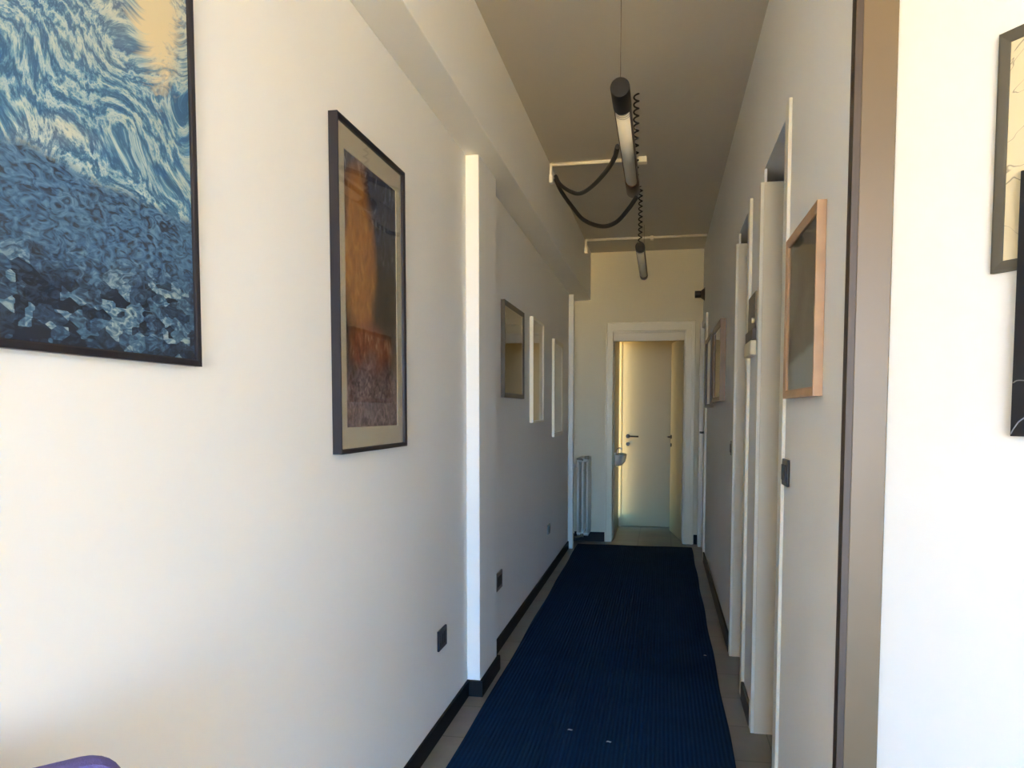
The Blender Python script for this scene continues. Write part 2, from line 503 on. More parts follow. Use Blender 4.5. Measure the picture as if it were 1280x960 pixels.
D1 = dict(n=2.63, f=3.25, ztop=2.29, zl=2.235)
D2 = dict(n=3.70, f=4.27, ztop=2.265, zl=2.21)
D3 = dict(n=7.02, f=7.70, ztop=2.13)
bm = bmesh.new()
segs = [(1.76, D1['n'], 0, CZ), (D1['n'], D1['f'], D1['ztop'], CZ), (D1['f'], D2['n'], 0, CZ), (D2['n'], D2['f'], D2['ztop'], CZ),
        (D2['f'], D3['n'], 0, CZ), (D3['n'], D3['f'], D3['ztop'], CZ), (D3['f'], YF + 0.12, 0, CZ)]
for a, b, c, d in segs:
    D_ = D1 if a == D1['f'] else D2 if a == D2['f'] else None
    if D_ is None:
        bx(bm, WX, WX + TH, a, b, c, d)
    else:      # hollow added above the door lining to keep the reveal dark
        bx(bm, WX, WX + TH, a, a + 0.3, 0, D_['zl']); bx(bm, WX, WX + 0.010, a, a + 0.3, D_['zl'], D_['ztop'])
        bx(bm, WX, WX + TH, a, a + 0.3, D_['ztop'], CZ); bx(bm, WX, WX + TH, a + 0.3, b, 0, CZ)
bmesh.ops.remove_doubles(bm, verts=bm.verts[:], dist=1e-5)
struct(mkobj('wall_right', bm, M['wall']), 'white corridor wall on the right with door openings', 'wall')
bm = bmesh.new(); bx(bm, WX - 0.004, WX + 0.001, 1.745, 2.558, 0.0, CZ)
struct(mkobj('trim_3', bm, M['wall']), 'lighter raised plaster skin on the near right wall', 'plaster')
# taupe post closing the end of the right wall, with its dark strip
bm = bmesh.new(); bx(bm, WX + 0.006, 1.345, 1.735, 1.77, 0, CZ)
struct(mkobj('trim_4', bm, M['post'], bevel=0.002), 'taupe painted post at the end of the right wall', 'post')
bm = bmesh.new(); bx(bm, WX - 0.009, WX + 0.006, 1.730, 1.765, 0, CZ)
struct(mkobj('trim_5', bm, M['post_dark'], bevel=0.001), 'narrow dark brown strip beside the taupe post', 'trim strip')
# angled wall of the front room
q = [P0, PE, PE + NB * 0.12, P0 + NB * 0.05]
bm = bmesh.new()
hexa(bm, [(p.x, p.y, 0) for p in q] + [(p.x, p.y, CZ) for p in q])
struct(mkobj('wall_front', bm, M['wall']), 'bright white angled wall at the right edge of the view', 'wall')
bm = bmesh.new()
bx(bm, PE.x, PE.x + 0.12, YR - 0.12, PE.y + 0.1, 0, CZ)
struct(mkobj('wall_side', bm, M['wall']), 'white side wall of the front room', 'wall')
# rear wall with the big window behind the viewer
bm = bmesh.new()
bx(bm, -0.12, WIN['x0'], YR - 0.12, YR, 0, CZ); bx(bm, WIN['x1'], PE.x + 0.12, YR - 0.12, YR, 0, CZ)
bx(bm, WIN['x0'], WIN['x1'], YR - 0.12, YR, 0, WIN['z0']); bx(bm, WIN['x0'], WIN['x1'], YR - 0.12, YR, WIN['z1'], CZ)
struct(mkobj('wall_rear', bm, M['wall']), 'white rear wall with the large window', 'wall')
w1 = bpy.data.objects.new('window_1', None); S.collection.objects.link(w1); struct(w1, 'large white framed window of the front room', 'window')
bm = bmesh.new()
x0, x1, z0, z1 = WIN['x0'], WIN['x1'], WIN['z0'], WIN['z1']
for a in (x0, x1 - 0.05): bx(bm, a, a + 0.05, YR - 0.08, YR - 0.03, z0, z1)
for a in (z0, z1 - 0.05): bx(bm, x0 + 0.05, x1 - 0.05, YR - 0.08, YR - 0.03, a, a + 0.05)
bx(bm, (x0 + x1) / 2 - 0.02, (x0 + x1) / 2 + 0.02, YR - 0.08, YR - 0.03, z0 + 0.05, z1 - 0.05)
mkobj('window_frame', bm, M['trim'], w1)
# far wall with the doorway
bm = bmesh.new()
FX0, FX1, FZ = 0.390, 1.115, 2.135
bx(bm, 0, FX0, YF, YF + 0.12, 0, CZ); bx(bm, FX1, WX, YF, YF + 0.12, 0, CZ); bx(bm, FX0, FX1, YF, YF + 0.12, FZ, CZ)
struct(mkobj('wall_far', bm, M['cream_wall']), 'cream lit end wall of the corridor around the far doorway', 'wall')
# washroom behind it
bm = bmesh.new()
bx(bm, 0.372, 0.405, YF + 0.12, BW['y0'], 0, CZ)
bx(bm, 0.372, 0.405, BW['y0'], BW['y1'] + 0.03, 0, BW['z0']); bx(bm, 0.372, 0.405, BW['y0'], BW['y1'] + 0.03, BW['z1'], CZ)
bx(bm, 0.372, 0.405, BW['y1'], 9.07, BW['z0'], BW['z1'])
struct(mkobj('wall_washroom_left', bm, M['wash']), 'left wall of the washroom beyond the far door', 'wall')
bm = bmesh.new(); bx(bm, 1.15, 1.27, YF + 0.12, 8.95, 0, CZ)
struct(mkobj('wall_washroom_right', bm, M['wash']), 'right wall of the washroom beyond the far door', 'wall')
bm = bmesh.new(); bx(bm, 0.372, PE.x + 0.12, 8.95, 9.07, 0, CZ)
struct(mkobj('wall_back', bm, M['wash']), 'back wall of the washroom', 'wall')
w2 = bpy.data.objects.new('window_2', None); S.collection.objects.link(w2); struct(w2, 'tall washroom window throwing light on the inner door', 'window')
bm = bmesh.new()
for a in (BW['y0'], BW['y1'] - 0.025): bx(bm, 0.372, 0.398, a, a + 0.006, BW['z0'], BW['z1'])
for a in (BW['z0'], BW['z1'] - 0.025): bx(bm, 0.372, 0.398, BW['y0'] + 0.006, BW['y1'] - 0.006, a, a + 0.025)
mkobj('window_frame', bm, M['trim'], w2)
bm = bmesh.new(); bx(bm, 0.380, 0.384, BW['y0'] + 0.005, BW['y1'] - 0.005, BW['z0'] + 0.02, BW['z1'] - 0.02)
mkobj('window_pane', bm, M['pane'], w2)
# rooms behind the right wall
bm = bmesh.new(); bx(bm, PE.x, PE.x + 0.12, PE.y + 0.1, 9.07, 0, CZ)
struct(mkobj('wall_outer', bm, M['wall']), 'outer wall of the side rooms', 'wall')
bm = bmesh.new(); bx(bm, WX + TH, PE.x, 3.42, 3.50, 0, CZ)
struct(mkobj('wall_partition', bm, M['wall']), 'partition between the side rooms', 'wall')

# baseboards
bm = bmesh.new()
bx(bm, 0, 0.012, YR, 3.43, 0, 0.075)
bx(bm, 0, 0.078, 3.415, 3.431, 0, 0.075)
bx(bm, 0.062, 0.078, 3.431, 3.815, 0, 0.075)
bx(bm, 0, 0.078, 3.80, 3.816, 0, 0.075)
bx(bm, 0, 0.012, 3.816, YF, 0, 0.075)
struct(mkobj('baseboard_left', bm, M['base'], bevel=0.002), 'black skirting along the left wall and pilaster', 'baseboard')
bm = bmesh.new()
for a, b in ((1.77, 2.553), (3.31, 3.617), (4.335, 6.95)): bx(bm, WX - 0.016, WX - 0.003, a, b, 0, 0.085)
struct(mkobj('baseboard_right', bm, M['base_r'], bevel=0.002), 'dark skirting along the right wall', 'baseboard')
bm = bmesh.new()
bx(bm, 0.014, 0.332, YF - 0.014, YF, 0, 0.095); bx(bm, 1.207, WX - 0.003, YF - 0.014, YF, 0, 0.095)
struct(mkobj('baseboard_far', bm, M['base'], bevel=0.002), 'black skirting beside the far door casing', 'baseboard')


# ------------------------------------------------------------------ doorways of the right wall
def lever(parent, loc, rz, side=1, m=None, plate=True):
    m = m or M['black']
    bm = bmesh.new()
    cyl(bm, (0, -0.006, 0), 0.024, 0.010, 'Y', 20)
    cyl(bm, (0, -0.030, 0), 0.009, 0.045, 'Y', 12)
    tube(bm, spline([(0, -0.050, 0), (side * 0.03, -0.054, 0), (side * 0.12, -0.052, -0.002)], 6), 0.009, 10)
    h = mkobj('door_handle', bm, m, parent); h.location = loc; h.rotation_euler = (0, 0, rz)
    bm = bmesh.new()
    cyl(bm, (0, -0.006, -0.09), 0.022, 0.010, 'Y', 20)
    k = mkobj('keyhole_rosette', bm, m, parent); k.location = loc; k.rotation_euler = (0, 0, rz)


def opening(name, label, D, cn, cf, ztn):
    e_ = thing(name, label, 'doorway'); e_['kind'] = 'structure'
    n_, f_ = D['n'], D['f']
    bm = bmesh.new(); bx(bm, WX - 0.014, WX + 0.0, n_ - cn, n_ + 0.002, 0, ztn)
    mkobj('casing', bm, M['trim'], e_, bevel=0.002)
    bm = bmesh.new(); bx(bm, WX - 0.014, WX + 0.0, f_ - 0.012, f_ + cf, 0, D['zl'])
    mkobj('casing', bm, M['trim'], e_, bevel=0.002)
    # far lining with a rebate and its hinges, near lining
    bm = bmesh.new(); bx(bm, WX, WX + 0.082, f_ - 0.014, f_, 0, D['zl']); bx(bm, WX + 0.086, WX + TH, f_ - 0.008, f_, 0, D['zl'])
    fl = mkobj('lining', bm, M['lining'], e_, bevel=0.0015)
    for hz in (0.28, 1.17, 2.0):
        bm = bmesh.new(); cyl(bm, (WX + 0.092, f_ - 0.013, hz), 0.0045, 0.03, 'Z', 10)
        mkobj('hinge', bm, M['black'], fl)
    bm = bmesh.new(); bx(bm, WX, WX + TH, n_, n_ + 0.014, 0, D['zl'])
    mkobj('lining', bm, M['lining'], e_, bevel=0.0015)
    return e_


opening('door_1', 'open cream lined doorway nearest the viewer in the right wall', D1, 0.068, 0.05, 2.30)
opening('door_2', 'open cream lined doorway second from the viewer in the right wall', D2, 0.072, 0.055, 2.278)
# third, closed door in the right wall near the far corner
d3 = thing('door_3', 'closed cream door in the right wall beside the far corner', 'door'); d3['kind'] = 'structure'
bm = bmesh.new()
bx(bm, WX - 0.018, WX, D3['n'] - 0.06, D3['n'], 0, D3['ztop'] + 0.06); bx(bm, WX - 0.03, WX, D3['f'], D3['f'] + 0.07, 0, D3['ztop'] + 0.06)
bx(bm, WX - 0.018, WX, D3['n'], D3['f'], D3['ztop'], D3['ztop'] + 0.06)
mkobj('casing', bm, M['trim'], d3, bevel=0.002)
bm = bmesh.new(); bx(bm, WX + 0.01, WX + 0.05, D3['n'], D3['f'], 0.005, D3['ztop'])
mkobj('door_leaf', bm, M['leaf'], d3, bevel=0.002)
lever(d3, (WX + 0.01, D3['n'] + 0.05, 1.14), -PI / 2, -1)

# far doorway: stepped casing, lining, stop, open leaf
d4 = thing('door_4', 'cream framed doorway at the far end with its leaf standing open', 'door'); d4['kind'] = 'structure'
bm = bmesh.new()
for (i, o_, dp) in ((0.0, 0.062, 0.022), (0.055, 0.068, 0.030)):
    bx(bm, FX0 - o_, FX0 - i + 0.004, YF - dp, YF, 0, FZ + o_ + 0.02)
    bx(bm, FX1 + i - 0.004, FX1 + o_ + 0.018, YF - dp, YF, 0, FZ + o_ + 0.02)
bx(bm, FX0, FX1, YF - 0.022, YF, FZ - 0.004, FZ + 0.082)
bx(bm, FX0 - 0.068, FX1 + 0.086, YF - 0.030, YF, FZ + 0.074, FZ + 0.088)
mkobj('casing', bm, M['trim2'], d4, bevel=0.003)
bm = bmesh.new()
bx(bm, FX0, FX0 + 0.006, YF, YF + 0.12, 0, FZ); bx(bm, FX1 - 0.018, FX1, YF, YF + 0.12, 0, FZ)
bx(bm, FX0 + 0.006, FX1 - 0.018, YF, YF + 0.12, FZ - 0.018, FZ)
bx(bm, FX0 + 0.006, FX1 - 0.018, YF + 0.03, YF + 0.07, FZ - 0.10, FZ - 0.018)
mkobj('lining', bm, M['lining'], d4, bevel=0.002)
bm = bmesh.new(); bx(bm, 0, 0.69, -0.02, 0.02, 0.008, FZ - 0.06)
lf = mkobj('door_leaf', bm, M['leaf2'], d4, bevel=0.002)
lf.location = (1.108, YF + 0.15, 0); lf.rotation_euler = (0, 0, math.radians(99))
bm = bmesh.new()
cyl(bm, (0.63, 0.024, 1.05), 0.022, 0.012, 'Y', 18); cyl(bm, (0.63, 0.045, 1.05), 0.008, 0.04, 'Y', 10)
tube(bm, [(0.63, 0.062, 1.05), (0.52, 0.062, 1.05)], 0.008, 10); cyl(bm, (0.63, 0.024, 0.96), 0.020, 0.010, 'Y', 18)
mkobj('door_handle', bm, M['black'], lf)
# inner door on the washroom's back wall
d5 = thing('door_5', 'closed inner washroom door seen through the far doorway, lit at its left edge', 'door'); d5['kind'] = 'structure'
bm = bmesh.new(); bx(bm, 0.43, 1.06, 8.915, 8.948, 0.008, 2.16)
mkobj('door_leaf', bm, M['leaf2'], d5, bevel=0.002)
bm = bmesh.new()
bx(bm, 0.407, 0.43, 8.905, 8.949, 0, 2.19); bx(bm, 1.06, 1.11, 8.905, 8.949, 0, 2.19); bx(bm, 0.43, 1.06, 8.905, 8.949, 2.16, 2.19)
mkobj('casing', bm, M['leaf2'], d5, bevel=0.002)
lever(d5, (0.505, 8.915, 1.045), 0.0, 1)

# ------------------------------------------------------------------ carpet runner
bm = bmesh.new()
vs = []
xs = [0.105 + (1.172 - 0.105) * i / 40 for i in range(41)]
ys = [0.9 + (7.60 - 0.9) * j / 160 for j in range(161)]
rugx0 = lambda y: 0.108 - 0.036 * max(0, (y - 3.5) / 4.1) + 0.003 * math.sin(y * 5)
rugx1 = lambda y: 1.168 + 0.016 * max(0, (y - 3) / 4.6) + 0.003 * math.sin(y * 6.1 + 1)
g = [[bm.verts.new((rugx0(y) + (rugx1(y) - rugx0(y)) * i / 40, y, 0.010 + 0.0012 * math.sin(y * 3 + i * 0.3))) for i in range(41)] for y in ys]
for a, b in zip(g, g[1:]):
    for i in range(40): bm.faces.new((a[i], a[i + 1], b[i + 1], b[i]))
bot = bmesh.ops.extrude_face_region(bm, geom=bm.faces[:])
for v in [v for v in bot['geom'] if isinstance(v, bmesh.types.BMVert)]: v.co.z = 0.0005
tag(mkobj('carpet_runner', bm, M['rug']), 'long dark blue ribbed carpet runner lying down the corridor floor', 'rug')


# ------------------------------------------------------------------ pictures
def ring(bm, x0, x1, z0, z1, w, d):
    # a picture moulding: local x along the wall, -y out of the wall, back at y=0
    prof = [(0, 0), (0, -d), (w * 0.2, -d - 0.001), (w * 0.8, -d * 0.92), (w, -d * 0.8), (w, 0)]
    rings = []
    for (o_, y_) in prof:
        rings.append([bm.verts.new(p) for p in ((x0 + o_, y_, z0 + o_), (x1 - o_, y_, z0 + o_), (x1 - o_, y_, z1 - o_), (x0 + o_, y_, z1 - o_))])
    for a, b in zip(rings, rings[1:]):
        for k in range(4): bm.faces.new((a[k], a[(k + 1) % 4], b[(k + 1) % 4], b[k]))
    for k in range(4): bm.faces.new((rings[-1][k], rings[-1][(k + 1) % 4], rings[0][(k + 1) % 4], rings[0][k]))


def picture(name, label, loc, rz, w, h, fw, d, fm, am, mount=None, gm='glass', cat='picture', group=None, tilt=0.0):
    t = thing(name, label, cat, loc, rz, group)
    if tilt: t.rotation_euler = (tilt, 0, rz)
    x0, x1 = -w / 2, w / 2
    bm = bmesh.new(); ring(bm, x0, x1, 0, h, fw, d)
    mkobj('frame', bm, fm, t)
    y = -d * 0.55
    if mount:
        l, r, b, tp = mount
        bm = bmesh.new()
        a0, a1, c0, c1 = x0 + fw * 0.7, x1 - fw * 0.7, fw * 0.7, h - fw * 0.7
        bx(bm, a0, x0 + l, y, y + 0.003, c0, c1); bx(bm, x1 - r, a1, y, y + 0.003, c0, c1)
        bx(bm, x0 + l, x1 - r, y, y + 0.003, c0, b); bx(bm, x0 + l, x1 - r, y, y + 0.003, h - tp, c1)
        mkobj('mount', bm, M['mount'], t)
        bm = bmesh.new(); bx(bm, x0 + l - 0.005, x1 - r + 0.005, y + 0.0035, y + 0.006, b - 0.005, h - tp + 0.005)
    else:
        bm = bmesh.new(); bx(bm, x0 + fw * 0.6, x1 - fw * 0.6, y + 0.0005, y + 0.004, fw * 0.6, h - fw * 0.6)
    mkobj('print', bm, am, t)
    if gm:
        bm = bmesh.new(); bx(bm, x0 + fw * 0.8, x1 - fw * 0.8, y - 0.004, y - 0.002, fw * 0.8, h - fw * 0.8)
        mkobj('glass', bm, M[gm], t)
    return t


RL, RR = PI / 2, -PI / 2


def on_left(y0, y1, z0, off=0.001):
    return (off, (y0 + y1) / 2, z0)


def on_right(y0, y1, z0, off=0.001):
    return (WX - off, (y0 + y1) / 2, z0)


picture('framed_painting', 'large blue abstract painting in a thin black frame at the upper left, nearest the viewer',
        on_left(0.42, 1.341, 1.415), RL, 0.921, 0.72, 0.013, 0.014, M['f_black'], M['a_blue'], gm=None)
picture('framed_print', 'tall orange and dark blue print in black frame on left wall before the pilaster',
        on_left(1.963, 2.512, 1.212), RL, 0.549, 0.915, 0.013, 0.026, M['f_black'], M['a_ochre'], (0.068, 0.058, 0.072, 0.075))
picture('framed_picture', 'dark pewter framed picture with reflective glass on left wall just past the pilaster',
        on_left(4.20, 4.825, 1.408), RL, 0.625, 0.54, 0.028, 0.022, M['f_dark'], M['a_dim'], gm='mirror_glass')
picture('framed_picture', 'white framed picture in the middle of the three past the pilaster',
        on_left(5.155, 5.65, 1.252), RL, 0.495, 0.717, 0.014, 0.024, M['f_white'], M['a_dim2'], gm='mirror_glass')
picture('framed_picture', 'pale framed picture on left wall nearest the radiator pipe',
        on_left(6.24, 6.80, 1.12), RL, 0.56, 0.80, 0.034, 0.020, M['f_white'], M['a_dim'], gm='mirror_glass')
picture('framed_picture', 'light wood framed grey picture on right wall between taupe post and first doorway',
        on_right(1.995, 2.470, 1.368, 0.005), RR, 0.475, 0.472, 0.024, 0.022, M['f_wood'], M['a_teal'])
picture('framed_picture', 'brown framed picture with painted yellow glint on right wall past both open doorways',
        on_right(5.00, 5.76, 1.395), RR, 0.76, 0.515, 0.030, 0.034, M['f_gold'], M['a_glint'], gm='mirror_glass')
picture('framed_picture', 'dark framed picture farthest down the right wall',
        on_right(6.05, 6.78, 1.36), RR, 0.73, 0.565, 0.028, 0.030, M['f_brown'], M['a_dim'], gm='mirror_glass')


def on_ang(s, z, off):
    p = P0 + DX * s - NB * off
    return (p.x, p.y, z)


picture('framed_picture', 'cream drawing in a charcoal frame on the bright angled wall at the right edge',
        on_ang(0.219 + 0.17, 1.579, 0.001), -ANG, 0.34, 0.421, 0.020, 0.008, M['f_grey'], M['a_sketch'], gm=None)
t = thing('black_panel', 'black hanging panel with pale curved lines overlapping the charcoal frame at right edge', 'panel', on_ang(0.274, 1.286, 0.012), -ANG)
bm = bmesh.new(); bx(bm, 0, 0.36, -0.008, 0.0, 0, 0.46)
mkobj('board', bm, M['a_black'], t, bevel=0.001)
for pts in ([(0.001, -0.0084, 0.004), (0.008, -0.0084, 0.016), (0.02, -0.0084, 0.03), (0.06, -0.0084, 0.05), (0.14, -0.0084, 0.06)],
            [(0.002, -0.0084, 0.094), (0.012, -0.0084, 0.098), (0.04, -0.0084, 0.094), (0.10, -0.0084, 0.08)],
            [(0.05, -0.0084, 0.13), (0.10, -0.0084, 0.22), (0.18, -0.0084, 0.28), (0.30, -0.0084, 0.30)]):
    bm = bmesh.new(); tube(bm, spline(pts, 8), 0.0011, 6)
    mkobj('painted_line', bm, M['line'], t)


# ------------------------------------------------------------------ sockets and switches
def plate(name, label, loc, rz, w, h, m, cat, kind='socket', group=None):
    t = thing(name, label, cat, loc, rz, group)
    bm = bmesh.new(); bx(bm, -w / 2, w / 2, -0.009, 0, -h / 2, h / 2)
    mkobj('cover_plate', bm, m, t, bevel=0.003)
    if kind == 'socket':
        for k in (-1, 0, 1):
            bm = bmesh.new()
            bx(bm, k * w * 0.26 - w * 0.11, k * w * 0.26 + w * 0.11, -0.011, -0.008, -h * 0.28, h * 0.28)
            o = mkobj('socket_insert', bm, M['black'], t, bevel=0.001)
    else:
        for k in (-1, 1):
            bm = bmesh.new()
            bx(bm, k * w * 0.2 - w * 0.17, k * w * 0.2 + w * 0.17, -0.013, -0.008, -h * 0.30, h * 0.30)
            mkobj('rocker', bm, M['navy'], t, bevel=0.002)
    return t


plate('power_socket', 'black power socket low on the left wall before the pilaster', (0.001, 2.997, 0.400), RL, 0.118, 0.084, M['navy'], 'socket')
plate('power_socket', 'grey power socket low on the left wall just past the pilaster', (0.001, 4.125, 0.393), RL, 0.15, 0.10, M['silver'], 'socket')
plate('power_socket', 'small pale power socket low on left wall below the farthest picture', (0.001, 6.05, 0.39), RL, 0.11, 0.078, M['silver'], 'socket')
plate('light_switch', 'black light switch on right wall beside the first doorway casing', (WX - 0.005, 2.500, 1.140), RR, 0.10, 0.083, M['navy'], 'switch', 'switch')
plate('light_switch', 'small black light switch beside the far casing of the second doorway', (WX - 0.001, 4.42, 1.125), RR, 0.09, 0.080, M['black'], 'switch', 'switch')

# entry phone between the two doorways
t = thing('door_entry_phone', 'taupe and cream door entry unit on right wall between the two open doorways', 'intercom', (WX - 0.001, 3.46, 1.60), RR)
bm = bmesh.new(); bx(bm, -0.13, 0.13, -0.016, 0, 0.075, 0.225)
mkobj('upper_panel', bm, M['taupe'], t, bevel=0.003)
bm = bmesh.new(); bx(bm, -0.13, 0.13, -0.026, 0, 0.028, 0.072)
mkobj('dark_slot', bm, M['f_brown'], t, bevel=0.002)
bm = bmesh.new(); bx(bm, -0.12, 0.12, -0.032, 0, -0.035, 0.026)
mkobj('lower_box', bm, M['icream'], t, bevel=0.006)
bm = bmesh.new(); cyl(bm, (0.12, -0.022, 0.105), 0.011, 0.012, 'Y', 16)
mkobj('call_button', bm, M['icream'], t)

# horn sounder high at the far end of the right wall
t = thing('alarm_sounder', 'small black alarm horn high on the right wall near the far door', 'alarm', (WX, 7.6, 2.44), 0)
bm = bmesh.new(); tube(bm, [(-0.006, 0, 0), (-0.014, 0, 0), (-0.04, 0, 0)], [0.055, 0.052, 0.032], 20)
mkobj('flared_base', bm, M['base_r'], t)
bm = bmesh.new(); cyl(bm, (-0.065, 0, 0), 0.034, 0.055, 'X', 20)
mkobj('body', bm, M['black'], t, bevel=0.003)
bm = bmesh.new(); bx(bm, -0.006, 0, -0.03, 0.03, -0.06, 0.06)
mkobj('back_plate', bm, M['black'], t)


# ------------------------------------------------------------------ hanging tube lamps
def helix(z0, z1, r, pitch, x=0, y=0, n=10):
    c = int((z1 - z0) / pitch * n)
    return [(x + r * math.cos(2 * PI * k / n), y + r * math.sin(2 * PI * k / n), z0 + (z1 - z0) * k / c) for k in range(c + 1)]


LR = 0.033


def make_lamp(label, loc, Lc, L0, Rc, coil_front):
    t = thing('pendant_tube_lamp', label, 'lamp', loc, 0, 'tube lamps hanging in the corridor')
    top = CZ - loc[2]
    bm = bmesh.new(); cyl(bm, (0, Lc / 2, 0), LR + 0.001, Lc, 'Y', 32)
    mkobj('front_cap', bm, M['cap'], t, bevel=0.002)
    bm = bmesh.new(); cyl(bm, (0, L0 - Rc / 2, 0), LR + 0.001, Rc, 'Y', 32)
    mkobj('rear_cap', bm, M['shell'], t, bevel=0.002)
    # shell: open gutter with a thin wall, diffuser below
    bm = bmesh.new()
    a0, a1 = math.radians(-34), math.radians(200)
    n = 28
    rows = []
    for yy in (Lc, L0 - Rc):
        o_ = [bm.verts.new((LR * math.cos(a0 + (a1 - a0) * k / n), yy, LR * math.sin(a0 + (a1 - a0) * k / n))) for k in range(n + 1)]
        i_ = [bm.verts.new(((LR - .003) * math.cos(a0 + (a1 - a0) * k / n), yy, (LR - .003) * math.sin(a0 + (a1 - a0) * k / n))) for k in range(n + 1)]
        rows.append((o_, i_))
    for k in range(n):
        bm.faces.new((rows[0][0][k], rows[0][0][k + 1], rows[1][0][k + 1], rows[1][0][k]))
        bm.faces.new((rows[0][1][k], rows[0][1][k + 1], rows[1][1][k + 1], rows[1][1][k]))
    for k in (0, n): bm.faces.new((rows[0][0][k], rows[1][0][k], rows[1][1][k], rows[0][1][k]))
    mkobj('housing', bm, M['shell'], t, smooth=False)
    bm = bmesh.new(); cyl(bm, (0, (Lc + L0 - Rc) / 2, 0), LR - 0.0035, L0 - Rc - Lc, 'Y', 32)
    df = mkobj('diffuser', bm, M['diff'], t)
    bm = bmesh.new()
    for k in range(3):
        cyl(bm, (0, Lc + 0.015 + k * 0.02, 0), LR - 0.0031, 0.003, 'Y', 32)
    mkobj('diffuser_ring', bm, M['silver'], df)
    yw, yc = (L0 - 0.04, 0.03) if coil_front else (0.03, L0 - 0.04)
    bm = bmesh.new(); tube(bm, [(0, yw, LR), (0, yw, top)], 0.0015, 6)
    mkobj('suspension_wire', bm, M['steel'], t)
    bm = bmesh.new(); tube(bm, helix(LR, top, 0.0125, 0.036, 0.012 if not coil_front else 0.0, yc), 0.0045, 6)
    mkobj('coiled_cord', bm, M['cord'], t)
    return t


make_lamp('nearer black and white tube lamp hanging from a thin wire in the corridor', (0.725, 2.76, 2.452), 0.17, 1.29, 0.20, False)
make_lamp('farther tube lamp hanging from a black coiled cord before the far door', (0.716, 5.60, 2.495), 0.07, 1.22, 0.10, True)


# ------------------------------------------------------------------ surface conduits and cables
def conduit(label, y, xb, x1, box_w, tail=None):
    t = thing('cable_conduit', label, 'conduit')
    xl = 0.15 if y < 6 else 0.163
    r = 0.011
    zc = CZ - r
    bm = bmesh.new(); tube(bm, [(xl + 0.02, y, zc), (xb, y, zc)], r, 10)
    if tail: tube(bm, [(xb + box_w, y, zc), (tail, y, zc)], r, 10)
    mkobj('pipe', bm, M['cond'], t)
    bm = bmesh.new(); tube(bm, spline([(xl + 0.026, y, zc), (xl + 0.014, y, zc - 0.003), (xl + 0.011, y, zc - 0.016), (xl + 0.011, y, zc - 0.085)], 6), r * 1.15, 10)
    mkobj('elbow', bm, M['cond'], t)
    bm = bmesh.new(); bx(bm, xl, xl + 0.03, y - 0.03, y + 0.02, zc - 0.12, zc - 0.07)
    mkobj('beam_box', bm, M['cond'], t, bevel=0.003)
    bm = bmesh.new(); bx(bm, xb, xb + box_w, y - 0.03, y + 0.03, CZ - 0.035, CZ)
    mkobj('junction_box', bm, M['cond'], t, bevel=0.003)
    return t


conduit('white surface conduit on the ceiling behind the nearer lamp, ending in a box', 5.0, 0.715, 0.77, 0.055)
conduit('white surface conduit across the ceiling above the far door', 7.22, 0.76, 0.80, 0.03, 1.262)

bm = bmesh.new()
tube(bm, spline([(0.195, 5.0, 2.836), (0.242, 4.85, 2.742), (0.321, 4.7, 2.653), (0.404, 4.5, 2.58), (0.5, 4.2, 2.53), (0.594, 3.9, 2.511), (0.649, 3.7, 2.512), (0.678, 3.45, 2.480)], 10), 0.0115, 10)
tag(mkobj('power_cable', bm, M['cord']), 'upper of two black cables sagging from conduit box to the nearer lamp', 'cable', 'black cables feeding the nearer lamp')
bm = bmesh.new()
tube(bm, spline([(0.200, 4.95, 2.80), (0.259, 4.8, 2.680), (0.341, 4.65, 2.549), (0.433, 4.45, 2.417), (0.549, 4.25, 2.33), (0.635, 4.1, 2.312), (0.7, 4.02, 2.354), (0.745, 3.98, 2.404)], 10), 0.0115, 10)
tag(mkobj('power_cable', bm, M['cord']), 'lower of two black cables sagging to the far end of the nearer lamp', 'cable', 'black cables feeding the nearer lamp')

# ------------------------------------------------------------------ heating pipe and radiator
t = thing('heating_pipe', 'white boxed heating pipe rising to the beam above the radiator', 'pipe', (0.001, 7.38, 0))
bm = bmesh.new(); bx(bm, 0, 0.050, -0.03, 0.03, 0.0, 2.44)
mkobj('pipe_casing', bm, M['rad'], t, bevel=0.008, seg=3)
t = thing('radiator', 'white column radiator in the left corner beside the far door', 'radiator', (0.001, 7.46, 0))
for k in range(6):
    bm = bmesh.new()
    y = 0.03 + k * 0.055
    for xx in (0.085, 0.130, 0.175):
        tube(bm, [(xx, y, 0.13), (xx, y, 0.85)], 0.013, 12)
    for zz in (0.13, 0.855):
        pts = [(0.076, y, zz), (0.184, y, zz)]
        tube(bm, pts, 0.020, 12)
        tube(bm, [(0.13, y - 0.0275, zz), (0.13, y + 0.0275, zz)], 0.016, 12)
    mkobj('section', bm, M['rad'], t)
for k in (1, 4):
    bm = bmesh.new(); bx(bm, 0.003, 0.075, 0.03 + k * 0.055 - 0.012, 0.03 + k * 0.055 + 0.012, 0.78, 0.80)
    mkobj('wall_bracket', bm, M['rad'], t)
bm = bmesh.new()
tube(bm, spline([(0.13, 0.005, 0.855), (0.12, -0.02, 0.865), (0.075, -0.02, 0.868)], 6), 0.009, 10)
mkobj('inlet_pipe', bm, M['brass'], t)
bm = bmesh.new(); cyl(bm, (0.165, -0.004, 0.880), 0.015, 0.03, 'X', 14); cyl(bm, (0.185, -0.004, 0.880), 0.019, 0.018, 'X', 14)
mkobj('valve', bm, M['brass'], t)
bm = bmesh.new()
tube(bm, spline([(0.13, 0.0, 0.13), (0.13, -0.025, 0.125), (0.10, -0.03, 0.110), (0.06, -0.026, 0.105)], 6), 0.009, 10)
cyl(bm, (0.13, -0.03, 0.125), 0.017, 0.03, 'X', 14)
mkobj('outlet_valve', bm, M['brass'], t)

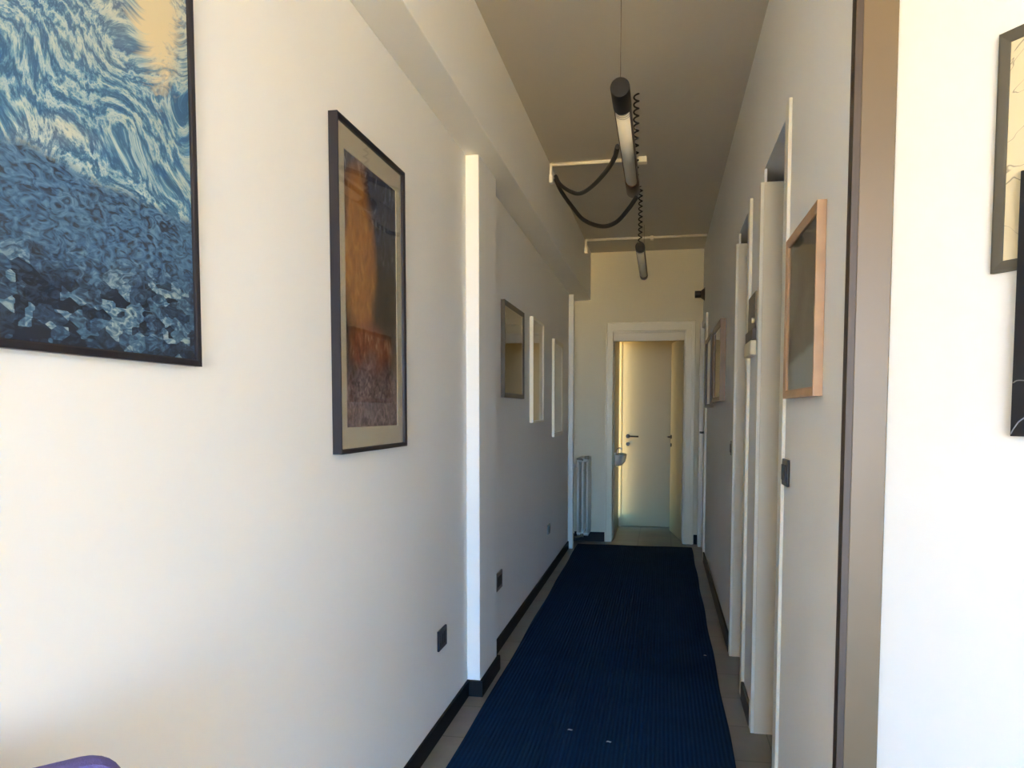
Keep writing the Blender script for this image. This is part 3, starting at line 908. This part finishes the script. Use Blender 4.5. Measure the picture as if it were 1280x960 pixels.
# wash basin on the washroom's left wall
bm = bmesh.new()
n = 24
rings = []
for (f_, zz) in ((0.25, 0.745), (0.62, 0.762), (0.88, 0.800), (1.0, 0.866), (1.0, 0.880), (0.93, 0.880), (0.80, 0.83), (0.30, 0.79)):
    rings.append([bm.verts.new((0.407 + 0.118 * f_ * math.cos(-PI / 2 + PI * k / n), 8.22 + 0.20 * f_ * math.sin(-PI / 2 + PI * k / n), zz)) for k in range(n + 1)])
for a, b in zip(rings, rings[1:]):
    for k in range(n): bm.faces.new((a[k], a[k + 1], b[k + 1], b[k]))
bm.faces.new(rings[0]); bm.faces.new(rings[-1])
bw = mkobj('bowl', bm, M['ceramic'], None, smooth=True)
t = thing('wash_basin', 'small white wash basin on the wall just inside the far doorway', 'basin', (0, 0, 0))
bw.parent = t
bm = bmesh.new(); bx(bm, 0.406, 0.416, 8.02, 8.42, 0.78, 0.90)
mkobj('back_rim', bm, M['ceramic'], t, bevel=0.003)
bm = bmesh.new(); tube(bm, spline([(0.425, 8.22, 0.87), (0.425, 8.22, 0.93), (0.455, 8.22, 0.94), (0.47, 8.22, 0.92)], 6), 0.007, 8)
mkobj('tap', bm, M['chrome'], t)

# ------------------------------------------------------------------ purple chair in the near left corner
cz_ = 0.90
chair = thing('chair', 'purple upholstered chair against the left wall in the bottom left corner', 'chair', (0.212, 0.845, 0), math.radians(48 - 180))
# local: x runs along the backrest from the visible corner towards the viewer, seat in +y... (rotated)
bm = bmesh.new()
W_, H_ = 0.44, 0.36
def rrect(w, z0, z1, r, n=7):
    pts = []
    for (cx_, cz2, a) in ((w - r, z1 - r, 0), (r, z1 - r, 90), (r, z0 + r, 180), (w - r, z0 + r, 270)):
        for k in range(n + 1):
            an = math.radians(a + 90 * k / n); pts.append((cx_ + r * math.cos(an), cz2 + r * math.sin(an)))
    return pts
layers = []
for (ins, y) in ((0.012, -0.022), (0.003, -0.016), (0, -0.006), (0, 0.006), (0.003, 0.016), (0.012, 0.022)):
    pts = rrect(W_, cz_ - H_, cz_, 0.045)
    cxm, czm = W_ / 2, cz_ - H_ / 2
    L_ = []
    for (px, pz) in pts:
        sx2 = (px - cxm) * (1 - 2 * ins / W_) + cxm; sz2 = (pz - czm) * (1 - 2 * ins / H_) + czm
        L_.append(bm.verts.new((sx2, y, sz2)))
    layers.append(L_)
for a, b in zip(layers, layers[1:]):
    for k in range(len(a)): bm.faces.new((a[k], a[(k + 1) % len(a)], b[(k + 1) % len(a)], b[k]))
bm.faces.new(layers[0]); bm.faces.new(layers[-1])
mkobj('backrest', bm, M['purple'], chair, smooth=False)
bm = bmesh.new(); bx(bm, 0.0, W_, -0.45, -0.02, 0.42, 0.48)
mkobj('seat', bm, M['purple'], chair, bevel=0.02, seg=3)
for (xx, yy) in ((0.03, -0.42), (W_ - 0.03, -0.42), (0.03, -0.0), (W_ - 0.03, -0.0)):
    bm = bmesh.new(); tube(bm, [(xx, yy, 0), (xx, yy, 0.42 if yy < -0.1 else 0.60)], 0.011, 12)
    mkobj('leg', bm, M['chrome'], chair)
bm = bmesh.new(); tube(bm, [(0.03, -0.0, 0.41), (0.03, -0.42, 0.41)], 0.010, 10); tube(bm, [(W_ - 0.03, -0.0, 0.41), (W_ - 0.03, -0.42, 0.41)], 0.010, 10)
mkobj('seat_rail', bm, M['chrome'], chair)

# ------------------------------------------------------------------ lint on the carpet
for (x, y, s, lb) in ((0.515, 3.093, 1.0, 'tiny white lint speck on the blue runner, the left one near the viewer'),
                      (0.680, 3.007, 1.0, 'tiny pale lint scrap on the blue runner, the one closest to the viewer'),
                      (1.12, 4.20, 0.7, 'tiny grey lint speck near the right edge of the blue runner')):
    bm = bmesh.new()
    tube(bm, spline([(x, y, 0.0145), (x + 0.006 * s, y + 0.004, 0.016), (x + 0.012 * s, y, 0.0145), (x + 0.018 * s, y + 0.003, 0.0145)], 4), 0.0016, 6)
    tag(mkobj('lint', bm, M['lint']), lb, 'lint', 'lint on the carpet')
